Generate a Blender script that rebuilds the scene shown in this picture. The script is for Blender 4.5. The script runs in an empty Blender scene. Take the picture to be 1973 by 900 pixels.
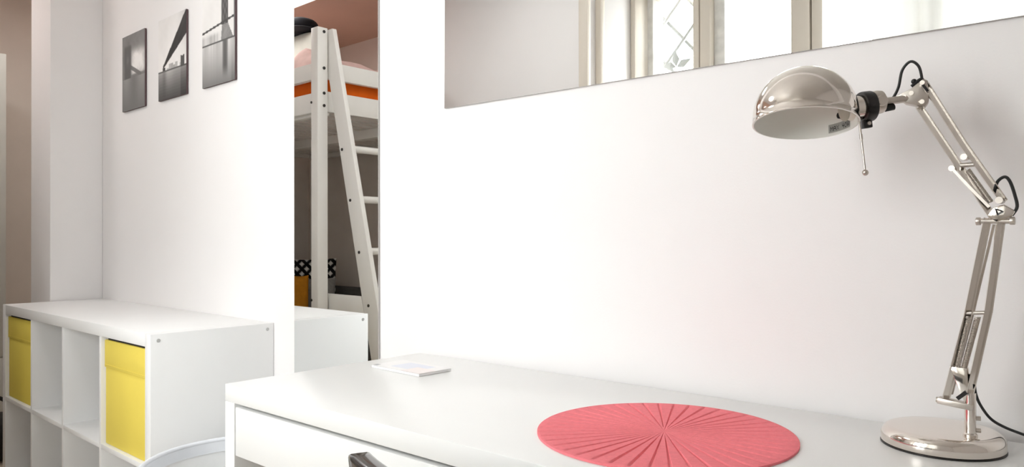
import bpy, bmesh, math, random
from mathutils import Vector, Matrix
random.seed(7)
R = math.radians
scene = bpy.context.scene
C = scene.collection

# ------------------------------------------------------------------ camera
F_PX, YAW, PITCH, ROLL = 1413.946, .7283, .0058, -.0024
fw = Vector((-math.sin(YAW), math.cos(YAW), 0)); rt = Vector((math.cos(YAW), math.sin(YAW), 0)); up = Vector((0, 0, 1))
F3 = fw*math.cos(PITCH) + up*math.sin(PITCH); U0 = up*math.cos(PITCH) - fw*math.sin(PITCH)
R3 = rt*math.cos(ROLL) + U0*math.sin(ROLL); U3 = U0*math.cos(ROLL) - rt*math.sin(ROLL)
cam_d = bpy.data.cameras.new('camera'); cam = bpy.data.objects.new('camera', cam_d); C.objects.link(cam)
cam.matrix_world = Matrix(((R3.x, U3.x, -F3.x, 0), (R3.y, U3.y, -F3.y, -1.2561), (R3.z, U3.z, -F3.z, 1.0421), (0, 0, 0, 1)))
cam_d.sensor_fit = 'HORIZONTAL'; cam_d.sensor_width = 36; cam_d.lens = 36*F_PX/1973
cam_d.clip_start = .02
scene.camera = cam

# ------------------------------------------------------------------ daylight and exposure
SKY = 12.0
world = bpy.data.worlds.new('overcast_sky'); scene.world = world; world.use_nodes = True
bg = world.node_tree.nodes['Background']; bg.inputs[0].default_value = (.97, .985, 1, 1); bg.inputs[1].default_value = SKY
vs = scene.view_settings
vs.view_transform = 'Standard'; vs.look = 'None'; vs.gamma = 1; vs.use_curve_mapping = False
vs.exposure = 0.48
scene.cycles.max_bounces = 8; scene.cycles.diffuse_bounces = 5; scene.cycles.glossy_bounces = 5; scene.cycles.transparent_max_bounces = 16
WX0, WX1, WZ0, WZ1, WY = -2.16, -.10, .88, 2.42, -2.28     # window opening
pl = bpy.data.lights.new('window_daylight', 'AREA'); pl.shape = 'RECTANGLE'; pl.size = WX1-WX0; pl.size_y = WZ1-WZ0
pl.cycles.is_portal = True
po = bpy.data.objects.new('window_daylight', pl); C.objects.link(po)
po.location = ((WX0+WX1)/2, WY-.3, (WZ0+WZ1)/2); po.rotation_euler = (R(90), 0, 0)

# ------------------------------------------------------------------ materials
def lin(c):
    return tuple((v/12.92 if v <= .04045 else ((v+.055)/1.055)**2.4) for v in c)
def mat(name, rgb, rough=.5, metal=0., var=.04, scale=12., bump=0., bscale=200., coat=0., spec=.5, stretch=None):
    m = bpy.data.materials.new(name); m.use_nodes = True
    n = m.node_tree.nodes; l = m.node_tree.links; b = n['Principled BSDF']
    b.inputs['Roughness'].default_value = rough; b.inputs['Metallic'].default_value = metal
    b.inputs['Coat Weight'].default_value = coat; b.inputs['Specular IOR Level'].default_value = spec
    tc = n.new('ShaderNodeTexCoord'); src = tc.outputs['Object']
    if stretch:
        mp = n.new('ShaderNodeMapping'); mp.inputs['Scale'].default_value = stretch; l.new(src, mp.inputs[0]); src = mp.outputs[0]
    nz = n.new('ShaderNodeTexNoise'); nz.inputs['Scale'].default_value = scale; nz.inputs['Detail'].default_value = 4; l.new(src, nz.inputs['Vector'])
    rp = n.new('ShaderNodeValToRGB')
    rp.color_ramp.elements[0].position = .3; rp.color_ramp.elements[1].position = .7
    rp.color_ramp.elements[0].color = (*[max(0, c*(1-var)) for c in rgb], 1); rp.color_ramp.elements[1].color = (*[min(1, c*(1+var)) for c in rgb], 1)
    l.new(nz.outputs['Fac'], rp.inputs[0]); l.new(rp.outputs[0], b.inputs['Base Color'])
    if bump:
        n2 = n.new('ShaderNodeTexNoise'); n2.inputs['Scale'].default_value = bscale; n2.inputs['Detail'].default_value = 3; l.new(src, n2.inputs['Vector'])
        bp = n.new('ShaderNodeBump'); bp.inputs['Strength'].default_value = bump; bp.inputs['Distance'].default_value = .002
        l.new(n2.outputs['Fac'], bp.inputs['Height']); l.new(bp.outputs[0], b.inputs['Normal'])
    return m
def attr_mat(name, rough=.5, attr='print'):
    m = bpy.data.materials.new(name); m.use_nodes = True
    n = m.node_tree.nodes; b = n['Principled BSDF']; b.inputs['Roughness'].default_value = rough; b.inputs['Specular IOR Level'].default_value = .25
    a = n.new('ShaderNodeAttribute'); a.attribute_name = attr; m.node_tree.links.new(a.outputs['Color'], b.inputs['Base Color'])
    return m
def cloth_mat(name, rgb, trans=.4, clear=0., rough=.9):
    m = bpy.data.materials.new(name); m.use_nodes = True; n = m.node_tree.nodes; l = m.node_tree.links
    n.remove(n['Principled BSDF']); out = n['Material Output']
    d = n.new('ShaderNodeBsdfDiffuse'); t = n.new('ShaderNodeBsdfTranslucent'); mx = n.new('ShaderNodeMixShader'); mx.inputs[0].default_value = trans
    nz = n.new('ShaderNodeTexNoise'); nz.inputs['Scale'].default_value = 40
    rp = n.new('ShaderNodeValToRGB'); rp.color_ramp.elements[0].color = (*[c*.95 for c in rgb], 1); rp.color_ramp.elements[1].color = (*rgb, 1)
    l.new(nz.outputs['Fac'], rp.inputs[0]); l.new(rp.outputs[0], d.inputs[0]); l.new(rp.outputs[0], t.inputs[0])
    l.new(d.outputs[0], mx.inputs[1]); l.new(t.outputs[0], mx.inputs[2]); last = mx
    if clear:
        tr = n.new('ShaderNodeBsdfTransparent'); m2 = n.new('ShaderNodeMixShader'); m2.inputs[0].default_value = clear
        l.new(mx.outputs[0], m2.inputs[1]); l.new(tr.outputs[0], m2.inputs[2]); last = m2
    l.new(last.outputs[0], out.inputs[0])
    return m
def glass_mat():
    m = bpy.data.materials.new('window_glass'); m.use_nodes = True; n = m.node_tree.nodes; l = m.node_tree.links
    n.remove(n['Principled BSDF']); out = n['Material Output']
    t = n.new('ShaderNodeBsdfTransparent'); t.inputs[0].default_value = (.97, .98, .975, 1)
    g = n.new('ShaderNodeBsdfGlossy'); g.inputs['Roughness'].default_value = .02
    fr = n.new('ShaderNodeFresnel'); fr.inputs[0].default_value = 1.3
    mx = n.new('ShaderNodeMixShader'); l.new(fr.outputs[0], mx.inputs[0]); l.new(t.outputs[0], mx.inputs[1]); l.new(g.outputs[0], mx.inputs[2]); l.new(mx.outputs[0], out.inputs[0])
    return m
M = dict(
    wall=mat('white_wall_paint', (.85, .83, .825), .75, var=.012, scale=3, bump=.08, bscale=260, spec=.2),
    ceil=mat('white_ceiling_paint', (.82, .80, .78), .8, var=.02, scale=4, spec=.2),
    tan=mat('tan_nook_ceiling_paint', (.68, .49, .39), .8, var=.03, scale=4, spec=.2),
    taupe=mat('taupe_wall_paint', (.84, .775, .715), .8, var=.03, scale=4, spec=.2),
    plank=mat('oak_floor', (.68, .57, .45), .4, var=.15, scale=6, stretch=(1, 12, 1)),
    lam=mat('white_laminate', (.86, .86, .855), .38, var=.01, scale=5, spec=.4),
    desk=mat('white_desk_lacquer', (.88, .88, .87), .3, var=.008, scale=5, spec=.5),
    gap=mat('shadow_grey_board', (.30, .28, .26), .7),
    cap=mat('grey_plastic_cap', (.48, .48, .47), .5),
    yellow=mat('yellow_fabric', (.82, .66, .12), .8, var=.02, scale=8, bump=.15, bscale=700, spec=.2),
    gap_shade=mat('box_gap_shade', (.03, .03, .03), .8),
    nickel=mat('polished_nickel', (.80, .745, .69), .10, 1., var=.01),
    nickel2=mat('brushed_nickel', (.62, .57, .52), .36, 1., var=.02),
    spring=mat('steel_spring', (.62, .58, .54), .3, 1., var=.02),
    enamel=mat('white_enamel', (.93, .94, .89), .4, var=.01),
    black=mat('black_plastic', (.012, .010, .010), .35, var=.1),
    cable=mat('black_rubber_cable', (.008, .008, .008), .5, var=.1),
    cream=mat('cream_plastic', (.78, .72, .66), .4),
    labelg=mat('grey_label', (.42, .42, .39), .6),
    ink=mat('dark_ink', (.05, .05, .05), .7),
    chair=mat('black_glossy_shell', (.014, .011, .011), .16, var=.1, coat=.4),
    chrome=mat('chair_chrome', (.6, .6, .6), .15, 1.),
    mirror=mat('mirror_silver', (.93, .94, .935), .0, 1., var=.0),
    mirror_edge=mat('mirror_glass_edge', (.50, .48, .46), .4),
    bedwood=mat('white_painted_pine', (.88, .86, .82), .45, var=.03, scale=5, stretch=(1, 1, .2)),
    hole=mat('dark_bolt', (.02, .018, .016), .5),
    orange=mat('orange_sheet', (.80, .145, .012), .85, var=.1, scale=9, bump=.3, bscale=30, spec=.1),
    pink=mat('pink_duvet', (.80, .58, .54), .9, var=.06, scale=20, bump=.3, bscale=60, spec=.1),
    pillow=mat('pale_pillow', (.70, .72, .66), .9, var=.04, scale=20, spec=.1),
    hat=mat('black_felt', (.008, .008, .012), .9, var=.3),
    sofa=mat('grey_sofa_fabric', (.12, .115, .11), .9, var=.12, scale=60, bump=.3, bscale=500, spec=.1),
    cushg=mat('grey_cushion_fabric', (.30, .29, .28), .9, var=.1, scale=60, spec=.1),
    cusho=mat('orange_cushion_fabric', (.62, .25, .02), .9, var=.1, scale=30, spec=.1),
    winwood=mat('cream_window_paint', (.70, .64, .56), .55, var=.03, scale=8, stretch=(1, 1, .15), bump=.1, bscale=60),
    winwhite=mat('flaking_white_paint', (.78, .77, .74), .6, var=.10, scale=22, bump=.5, bscale=40),
    glass=glass_mat(),
    grille=mat('pale_painted_iron', (.24, .24, .23), .6),
    curtain=cloth_mat('sheer_white_curtain', (.90, .90, .88), .11),
    hamper=cloth_mat('pale_grey_mesh', (.94, .95, .955), .35, .06),
    rim=mat('bluish_grey_binding', (.78, .80, .84), .7),
    coral=mat('coral_felt', (.96, .245, .28), .85, var=.05, scale=160, bump=.5, bscale=900, spec=.15),
    coral2=mat('coral_felt_cut_edge', (.95, .38, .40), .85, var=.04, scale=160, spec=.15),
    paper=mat('white_paper', (.86, .85, .84), .6),
    booklet=attr_mat('booklet_print', .4),
    photo=attr_mat('photo_print', .5),
    canvas_edge=mat('dark_canvas_edge', (.10, .06, .065), .8),
    lattice=attr_mat('lattice_print', .9),
    wardrobe=mat('grey_white_board', (.62, .62, .58), .5, var=.02),
    bag=mat('black_bag_fabric', (.015, .013, .013), .8, var=.3, scale=40, bump=.3),
)

# ------------------------------------------------------------------ helpers
class MB:
    """collects shapes into one mesh"""
    def __init__(s): s.v = []; s.f = []
    def add(s, vs_, fs):
        o = len(s.v); s.v += [Vector(v) for v in vs_]; s.f += [[i+o for i in f] for f in fs]; return s
    def box(s, x0, x1, y0, y1, z0, z1):
        vs_ = [(x, y, z) for z in (z0, z1) for y in (y0, y1) for x in (x0, x1)]
        return s.add(vs_, [(0, 2, 3, 1), (4, 5, 7, 6), (0, 1, 5, 4), (2, 6, 7, 3), (0, 4, 6, 2), (1, 3, 7, 5)])
    def prism(s, a, b, wdir, w, h):
        """bar from a to b, w wide along wdir, h along the other normal"""
        a = Vector(a); b = Vector(b); d = (b-a).normalized(); wv = Vector(wdir); wv = (wv-d*wv.dot(d)).normalized(); hv = d.cross(wv)
        vs_ = [p+wv*w/2*i+hv*h/2*j for p in (a, b) for i, j in ((-1, -1), (1, -1), (1, 1), (-1, 1))]
        return s.add(vs_, [(0, 3, 2, 1), (4, 5, 6, 7), (0, 1, 5, 4), (1, 2, 6, 5), (2, 3, 7, 6), (3, 0, 4, 7)])
    def strip(s, pts, wdir, w, h):
        """bent bar through pts"""
        pts = [Vector(p) for p in pts]; vs_ = []; fs = []
        for i, p in enumerate(pts):
            d = (pts[min(i+1, len(pts)-1)]-pts[max(i-1, 0)]).normalized(); wv = Vector(wdir); wv = (wv-d*wv.dot(d)).normalized(); hv = d.cross(wv)
            vs_ += [p+wv*w/2*a+hv*h/2*b for a, b in ((-1, -1), (1, -1), (1, 1), (-1, 1))]
        for i in range(len(pts)-1):
            for k in range(4): fs.append((4*i+k, 4*i+(k+1) % 4, 4*i+4+(k+1) % 4, 4*i+4+k))
        n = 4*(len(pts)-1); fs += [(3, 2, 1, 0), (n, n+1, n+2, n+3)]
        return s.add(vs_, fs)
    def cyl(s, a, b, r, r2=None, seg=16, cap=True):
        r2 = r if r2 is None else r2
        a = Vector(a); b = Vector(b); d = (b-a).normalized(); q = Vector((0, 0, 1)) if abs(d.z) < .9 else Vector((1, 0, 0))
        x = d.cross(q).normalized(); y = d.cross(x)
        vs_ = [p+(x*math.cos(t)+y*math.sin(t))*rr for p, rr in ((a, r), (b, r2)) for t in [2*math.pi*k/seg for k in range(seg)]]
        fs = [(k, (k+1) % seg, seg+(k+1) % seg, seg+k) for k in range(seg)]
        if cap: fs += [tuple(reversed(range(seg))), tuple(range(seg, 2*seg))]
        return s.add(vs_, fs)
    def tube(s, pts, r, seg=8, sub=6, smooth=True):
        P = [Vector(p) for p in pts]
        if smooth:
            Q = []
            for i in range(len(P)-1):
                p0 = P[max(i-1, 0)]; p1 = P[i]; p2 = P[i+1]; p3 = P[min(i+2, len(P)-1)]
                for k in range(sub):
                    t = k/sub
                    Q.append(.5*((2*p1)+(p2-p0)*t+(2*p0-5*p1+4*p2-p3)*t*t+(3*p1-p0-3*p2+p3)*t**3))
            Q.append(P[-1]); P = Q
        vs_ = []; fs = []; x = None
        for i, p in enumerate(P):
            d = (P[min(i+1, len(P)-1)]-P[max(i-1, 0)]).normalized()
            if x is None:
                q = Vector((0, 0, 1)) if abs(d.z) < .9 else Vector((1, 0, 0)); x = d.cross(q).normalized()
            x = (x-d*x.dot(d)).normalized(); y = d.cross(x)
            vs_ += [p+(x*math.cos(2*math.pi*k/seg)+y*math.sin(2*math.pi*k/seg))*r for k in range(seg)]
        for i in range(len(P)-1):
            for k in range(seg): fs.append((i*seg+k, i*seg+(k+1) % seg, (i+1)*seg+(k+1) % seg, (i+1)*seg+k))
        fs += [tuple(reversed(range(seg))), tuple(range((len(P)-1)*seg, len(P)*seg))]
        return s.add(vs_, fs)
    def lathe(s, prof, c, axis=(0, 0, 1), seg=48, closed=False):
        """prof: (radius, height) list"""
        c = Vector(c); d = Vector(axis).normalized(); q = Vector((0, 0, 1)) if abs(d.z) < .9 else Vector((1, 0, 0)); x = d.cross(q).normalized(); y = d.cross(x)
        vs_ = []; fs = []
        for rr, h in prof:
            for k in range(seg):
                t = 2*math.pi*k/seg; vs_.append(c+d*h+(x*math.cos(t)+y*math.sin(t))*max(rr, 1e-5))
        n = len(prof)
        for i in range(n if closed else n-1):
            j = (i+1) % n
            for k in range(seg): fs.append((i*seg+k, i*seg+(k+1) % seg, j*seg+(k+1) % seg, j*seg+k))
        return s.add(vs_, fs)
    def oval(s, pts, wdir, w, h, seg=14):
        pts = [Vector(p) for p in pts]; vs_ = []; fs = []
        for i, p in enumerate(pts):
            d = (pts[min(i+1, len(pts)-1)]-pts[max(i-1, 0)]).normalized(); wv = Vector(wdir); wv = (wv-d*wv.dot(d)).normalized(); hv = d.cross(wv)
            for k in range(seg):
                t = 2*math.pi*k/seg; c_, n_ = math.cos(t), math.sin(t)
                vs_.append(p+wv*w/2*math.copysign(abs(c_)**.7, c_)+hv*h/2*math.copysign(abs(n_)**.7, n_))
        for i in range(len(pts)-1):
            for k in range(seg): fs.append((i*seg+k, i*seg+(k+1) % seg, (i+1)*seg+(k+1) % seg, (i+1)*seg+k))
        n = seg*(len(pts)-1); fs += [tuple(reversed(range(seg))), tuple(range(n, n+seg))]
        return s.add(vs_, fs)
    def channel(s, pts, h, depth=.012, th=.0012, bv=Vector((-.24, .97, 0))):
        """C-section bar in an x-z plane: web at the back, flanges towards -y"""
        pts = [Vector(p) for p in pts]; s.strip([p+bv*(depth/2-th/2) for p in pts], bv, th, h)
        nn = []
        for i, p in enumerate(pts):
            d = (pts[min(i+1, len(pts)-1)]-pts[max(i-1, 0)]).normalized(); nn.append(d.cross(bv).normalized())
        for sg in (-1, 1): s.strip([p+n*sg*(h/2-th/2)-bv*th/2 for p, n in zip(pts, nn)], bv, depth-th, th)
        return s
    def sphere(s, c, r, seg=16):
        n = seg//2
        return s.lathe([(r*math.sin(math.pi*i/n), -r*math.cos(math.pi*i/n)) for i in range(n+1)], c, seg=seg)
    def soft(s, c, half, p=4., n=14, wob=0., axes=None):
        """rounded cushion block (superellipsoid)"""
        c = Vector(c); ax = axes or (Vector((1, 0, 0)), Vector((0, 1, 0)), Vector((0, 0, 1))); m = 2*n; vs_ = []; fs = []
        sg = lambda v, e: math.copysign(abs(v)**e, v)
        for i in range(n+1):
            th = -math.pi/2+math.pi*i/n
            for k in range(m):
                ph = 2*math.pi*k/m; e = 2/p
                q = (sg(math.cos(th), e)*sg(math.cos(ph), e)*half[0], sg(math.cos(th), e)*sg(math.sin(ph), e)*half[1], sg(math.sin(th), e)*half[2])
                w = 1+wob*(math.sin(7*q[0]/half[0]+3*q[1]/half[1])+math.sin(5*q[2]/half[2]+4*q[0]/half[0]))
                vs_.append(c+(ax[0]*q[0]+ax[1]*q[1]+ax[2]*q[2])*w)
        for i in range(n):
            for k in range(m): fs.append((i*m+k, i*m+(k+1) % m, (i+1)*m+(k+1) % m, (i+1)*m+k))
        return s.add(vs_, fs)
    def build(s, name, material, parent=None, smooth=False, bevel=0., org=None, angle=40):
        if org is None:
            org = parent['_o'] if parent is not None and '_o' in parent else (0, 0, 0)
        ov = Vector(org)
        me = bpy.data.meshes.new(name); me.from_pydata([tuple(v-ov) for v in s.v], [], s.f); me.update()
        bm = bmesh.new(); bm.from_mesh(me)
        bmesh.ops.remove_doubles(bm, verts=bm.verts, dist=1e-6)
        bmesh.ops.recalc_face_normals(bm, faces=bm.faces)
        if bevel:
            ed = [e for e in bm.edges if len(e.link_faces) == 2 and e.calc_face_angle(0) > .5]
            bmesh.ops.bevel(bm, geom=ed, offset=bevel, segments=2, profile=.5, affect='EDGES', clamp_overlap=True)
        bm.to_mesh(me); bm.free()
        if smooth or bevel:
            for p in me.polygons: p.use_smooth = True
            me.set_sharp_from_angle(angle=R(angle))
        me.materials.append(material)
        o = bpy.data.objects.new(name, me); C.objects.link(o)
        if parent is not None: o.parent = parent; o['_o'] = tuple(org)
        else: o.location = ov; o['_o'] = tuple(org)
        return o
def tag(o, label, cat, group=None, kind=None):
    o['label'] = label; o['category'] = cat
    if group: o['group'] = group
    if kind: o['kind'] = kind
    return o
def thing(name, label, cat, org, group=None, rotz=0., local=False):
    """an Empty at a thing's base; parts are given in world coordinates unless local"""
    o = bpy.data.objects.new(name, None); C.objects.link(o); o.location = org; o.rotation_euler = (0, 0, rotz); o.empty_display_size = .1
    o['_o'] = (0., 0., 0.) if local else tuple(org)
    return tag(o, label, cat, group)
def struct(o, label=None, cat=None):
    o['kind'] = 'structure'
    if label: o['label'] = label
    if cat: o['category'] = cat
    return o
def share(src, name, parent, loc):
    o = bpy.data.objects.new(name, src.data); C.objects.link(o); o.parent = parent; o.location = loc; return o
def colour_grid(name, nx, nz, pos, col, material, parent, attr='print'):
    """grid of points pos(s,t) with colours col(s,t); s left to right, t top to bottom"""
    org = Vector(parent['_o']) if parent is not None else Vector((0, 0, 0))
    vs_ = [Vector(pos(i/nx, j/nz))-org for j in range(nz+1) for i in range(nx+1)]
    fs = [(j*(nx+1)+i, (j+1)*(nx+1)+i, (j+1)*(nx+1)+i+1, j*(nx+1)+i+1) for j in range(nz) for i in range(nx)]
    me = bpy.data.meshes.new(name); me.from_pydata([tuple(v) for v in vs_], [], fs); me.update()
    a = me.color_attributes.new(attr, 'FLOAT_COLOR', 'POINT')
    for j in range(nz+1):
        for i in range(nx+1): a.data[j*(nx+1)+i].color = (*col(i/nx, j/nz), 1)
    me.materials.append(material)
    for p in me.polygons: p.use_smooth = True
    o = bpy.data.objects.new(name, me); C.objects.link(o); o.parent = parent; o['_o'] = tuple(org)
    return o

# ------------------------------------------------------------------ room shell
XL, XR, CEIL = -5.45, 1.1, 2.585
PX0, PX1, PY = -3.212, -2.16, -1.725      # pier between bed alcove and window
fl = struct(MB().box(XL-.1, XR+.1, -2.6, 1.1, -.12, -.012).build('floor', M['gap']), 'wooden plank floor of the room', 'floor')
row = 0; y = 1.0; protos = {}
while y > -2.3:
    x = XL-(.35 if row % 2 else .9); k = 0
    while x < XR:
        L = 1.28
        x0 = max(x, XL); x1 = min(x+L-.004, XR)
        if x1-x0 > .05:
            key = round(x1-x0, 3)
            if key not in protos:
                p = MB().box(0, x1-x0, 0, .146, -.012, 0).build('plank', M['plank'], fl, bevel=.0015, org=(0, 0, 0)); protos[key] = p; p.location = (x0, y-.15, 0)
            else: share(protos[key], 'plank', fl, (x0, y-.15, 0))
        x += L
    y -= .15; row += 1
struct(MB().box(-3.2, XR+.1, -2.6, 1.1, CEIL, CEIL+.1).build('ceiling', M['ceil']), 'white ceiling over the desk side of the room', 'ceiling')
struct(MB().box(XL-.1, -3.2, -2.6, 1.1, CEIL, CEIL+.1).build('ceiling_nook', M['tan']), 'brown ceiling over the loft bed, at the top of the tall mirror', 'ceiling')
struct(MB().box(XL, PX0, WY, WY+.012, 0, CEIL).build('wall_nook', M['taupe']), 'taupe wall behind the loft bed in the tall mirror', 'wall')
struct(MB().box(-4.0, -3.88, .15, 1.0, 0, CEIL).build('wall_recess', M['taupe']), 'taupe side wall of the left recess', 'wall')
struct(MB().box(-3.89, XR, 0, .15, 0, CEIL).build('wall_back', M['wall']), 'white wall with the mirrors and three pictures', 'wall')
struct(MB().box(-3.89, -3.622, -.212, 0, 0, CEIL).build('wall_pilaster', M['wall'], bevel=.004), 'white wall corner projecting behind the shelf unit end', 'wall')
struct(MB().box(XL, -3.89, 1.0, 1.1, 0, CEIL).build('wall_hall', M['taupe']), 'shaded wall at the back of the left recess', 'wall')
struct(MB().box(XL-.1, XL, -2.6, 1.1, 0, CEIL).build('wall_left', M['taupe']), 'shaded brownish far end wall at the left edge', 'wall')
struct(MB().box(XR, XR+.1, -2.6, .15, 0, CEIL).build('wall_right', M['wall']), 'white wall at the right end of the room', 'wall')
w = MB().box(XL, WX0, WY-.3, WY, 0, CEIL).box(WX1, XR, WY-.3, WY, 0, CEIL).box(WX0, WX1, WY-.3, WY, 0, WZ0).box(WX0, WX1, WY-.3, WY, WZ1, CEIL)
struct(w.build('wall_front', M['wall']), 'window wall seen only in the mirrors', 'wall')
struct(MB().box(PX0, PX1, WY, PY, 0, CEIL).build('wall_pier', M['wall'], bevel=.004), 'plain pale grey pier reflected in the wide mirror', 'wall')
struct(MB().box(-2.19, -2.135, PY-.02, PY+.012, 0, CEIL).box(-2.16, -2.125, PY-.13, PY-.09, 0, CEIL).build('trim_1', M['winwood'], bevel=.006), 'cream vertical casing moulding at the window reveal, seen in the wide mirror', 'trim')
struct(MB().box(-2.16, -2.128, WY, WY+.14, 0, CEIL).build('trim_2', M['winwood'], bevel=.01), 'cream inner casing post beside the flaking window stile in the mirror', 'trim')
struct(MB().box(XL, -3.9, .985, 1.0, 0, .1).build('baseboard_hall', M['wardrobe']), 'low skirting board in the left recess', 'baseboard')
struct(MB().box(XL, XL+.015, -2.28, 1.0, 0, .1).build('baseboard_left', M['wardrobe']), 'low skirting board along the far left wall', 'baseboard')

# ------------------------------------------------------------------ window (seen in the wide mirror)
wn = thing('window_1', 'tall cream casement window with bright panes, reflected in the wide mirror', 'window', (-1.53, WY, WZ0)); wn['kind'] = 'structure'
FY0, FY1 = WY-.10, WY+.01
MB().box(-2.16, -2.095, FY0, FY1, WZ0, WZ1).build('flaking_stile', M['winwhite'], wn, bevel=.004)
for x0, x1 in ((-1.848, -1.812), (-1.808, -1.75), (-1.335, -1.245), (-1.237, -1.186), (-.80, -.70), (-.16, -.10)):
    MB().box(x0, x1, FY0, FY1+.015, WZ0, WZ1).build('mullion', M['winwood'], wn, bevel=.006)
MB().box(-1.75, -1.69, FY0-.02, FY1-.03, WZ0, WZ1).build('casement_stile', M['winwhite'], wn, bevel=.004)
MB().box(WX0, WX1, FY0, FY1, WZ0, WZ0+.07).build('bottom_rail', M['winwood'], wn, bevel=.004)
MB().box(WX0, WX1, FY0, FY1, WZ1-.07, WZ1).build('top_rail', M['winwood'], wn, bevel=.004)
MB().box(WX0, WX1, WY-.02, WY+.16, WZ0-.03, WZ0).build('window_sill', M['winwood'], wn, bevel=.006)
for x0, x1 in ((-2.095, -1.848), (-1.69, -1.335), (-1.186, -.80), (-.70, -.16)):
    MB().box(x0, x1, WY-.052, WY-.048, WZ0+.07, WZ1-.07).build('pane', M['glass'], wn)
gr = thing('window_grille', 'pale diamond lattice grille outside the narrow window pane in the wide mirror', 'grille', (-1.97, WY-.15, WZ0))
gy = WY-.15
for k in range(-1, 8):
    # two families of diagonal bars clipped to the narrow opening
    for sgn in (1, -1):
        zc = WZ0+.02+k*.245+(.02 if sgn > 0 else 0)
        x0, x1 = -2.16, -1.80; z0 = zc-sgn*.20; z1 = zc+sgn*.20
        c_ = lambda z: x0+(z-z0)/(z1-z0)*(x1-x0)      # clip to the opening
        lo, hi = WZ0, WZ1
        if max(z0, z1) < lo or min(z0, z1) > hi: continue
        za, zb = min(max(z0, lo), hi), min(max(z1, lo), hi)
        if abs(zb-za) < .02: continue
        x0, x1, z0, z1 = c_(za), c_(zb), za, zb
        MB().cyl((x0, gy+.012*sgn, z0), (x1, gy+.012*sgn, z1), .0105, seg=8).build('bar', M['grille'], gr, smooth=True)
MB().box(-2.168, -2.154, gy-.01, gy+.01, WZ0, WZ1).box(-1.806, -1.792, gy-.01, gy+.01, WZ0, WZ1).build('bar_frame', M['grille'], gr)
lf = MB()
for a in (20, 95, 165):
    d = Vector((math.cos(R(a)), 0, math.sin(R(a)))); n_ = Vector((-d.z, 0, d.x)); c0 = Vector((-2.03, gy+.02, 1.99))
    lf.add([c0, c0+d*.04+n_*.024, c0+d*.10, c0+d*.04-n_*.024, c0+d*.035+Vector((0, .006, 0)), c0+d*.035-Vector((0, .006, 0))], [(0, 1, 4), (1, 2, 4), (2, 3, 4), (3, 0, 4), (1, 0, 5), (2, 1, 5), (3, 2, 5), (0, 3, 5)])
lf.build('leaf_ornament', M['grille'], gr)
# sheer curtain at the right of the reflected window
cu = thing('sheer_curtain', 'sheer white curtain hanging at the right of the window, in the wide mirror', 'curtain', (-.5, WY+.10, .3))
v_ = []; f_ = []; NX, NZ = 90, 8
for j in range(NZ+1):
    for i in range(NX+1):
        s = i/NX; v_.append((-.945+s*.95, WY+.10+.022*math.sin(s*54+.3*j)+.010*math.sin(s*19), .3+j/NZ*2.18))
for j in range(NZ):
    for i in range(NX): q = j*(NX+1)+i; f_.append((q, q+1, q+NX+2, q+NX+1))
MB().add(v_, f_).build('curtain_cloth', M['curtain'], cu, smooth=True, angle=180)
MB().cyl((-1.0, WY+.10, 2.49), (.3, WY+.10, 2.49), .009).sphere((-1.0, WY+.10, 2.49), .016).sphere((.3, WY+.10, 2.49), .016).cyl((-.9, WY+.10, 2.49), (-.9, WY, 2.49), .006).cyl((.25, WY+.10, 2.49), (.25, WY, 2.49), .006).build('curtain_rod', M['nickel2'], cu, smooth=True)

# ------------------------------------------------------------------ mirrors
def wall_mirror(name, label, cx, zc, wd, ht, tilt=0.):
    t = thing(name, label, 'mirror', (cx, -.001, zc-ht/2), local=True); t.rotation_euler = (0, tilt, 0)
    MB().box(-wd/2, wd/2, -.005, 0, 0, ht).build('glass_body', M['mirror_edge'], t)
    MB().box(-wd/2, wd/2, -.0054, -.0050, 0, ht).build('mirror_face', M['mirror'], t)
    return t
wall_mirror('wall_mirror', 'wide frameless wall mirror above the desk reflecting the window', -1.339+.8, 1.357+.37, 1.60, .74, R(.5))
wall_mirror('wall_mirror', 'tall narrow frameless mirror between pictures and desk reflecting a loft bed', (-2.020-1.603)/2, (.25+1.757)/2, 2.020-1.603, 1.757-.25)

# ------------------------------------------------------------------ cube shelf unit
KX0, KX1, KY0, KY1, KZ = -3.618, -2.149, -.386, -.001, .770
sh = thing('shelf_unit', 'white cube shelf unit with eight compartments and two yellow boxes against the wall', 'shelf', ((KX0+KX1)/2, (KY0+KY1)/2, 0))
T = .038
MB().box(KX0+T, KX1-T, KY0, KY1, KZ-T, KZ).build('top_panel', M['lam'], sh, bevel=.0015)
MB().box(KX0+T, KX1-T, KY0, KY1, 0, T).build('bottom_panel', M['lam'], sh, bevel=.0015)
MB().box(KX0, KX0+T, KY0, KY1, 0, KZ).build('side_panel', M['lam'], sh, bevel=.0015)
MB().box(KX1-T, KX1, KY0, KY1, 0, KZ).build('side_panel', M['lam'], sh, bevel=.0015)
t2 = .016; cell = (KX1-KX0-2*T-3*t2)/4; cells = []
for k in range(4):
    cx0 = KX0+T+k*(cell+t2); cells.append((cx0, cx0+cell))
    MB().box(cx0, cx0+cell, KY0, KY1, KZ/2-t2/2, KZ/2+t2/2).build('shelf_board', M['lam'], sh, bevel=.001)
    if k < 3: MB().box(cx0+cell, cx0+cell+t2, KY0, KY1, T, KZ-T).build('divider', M['lam'], sh, bevel=.001)
for yy in (KY0+.022, KY1-.022):
    for zz in (KZ-.019, .019):
        MB().lathe([(.0001, .0012), (.0045, .0012), (.0055, 0)], (KX1, yy, zz), (1, 0, 0), seg=16).build('screw_cap', M['cap'], sh, smooth=True)
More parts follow.
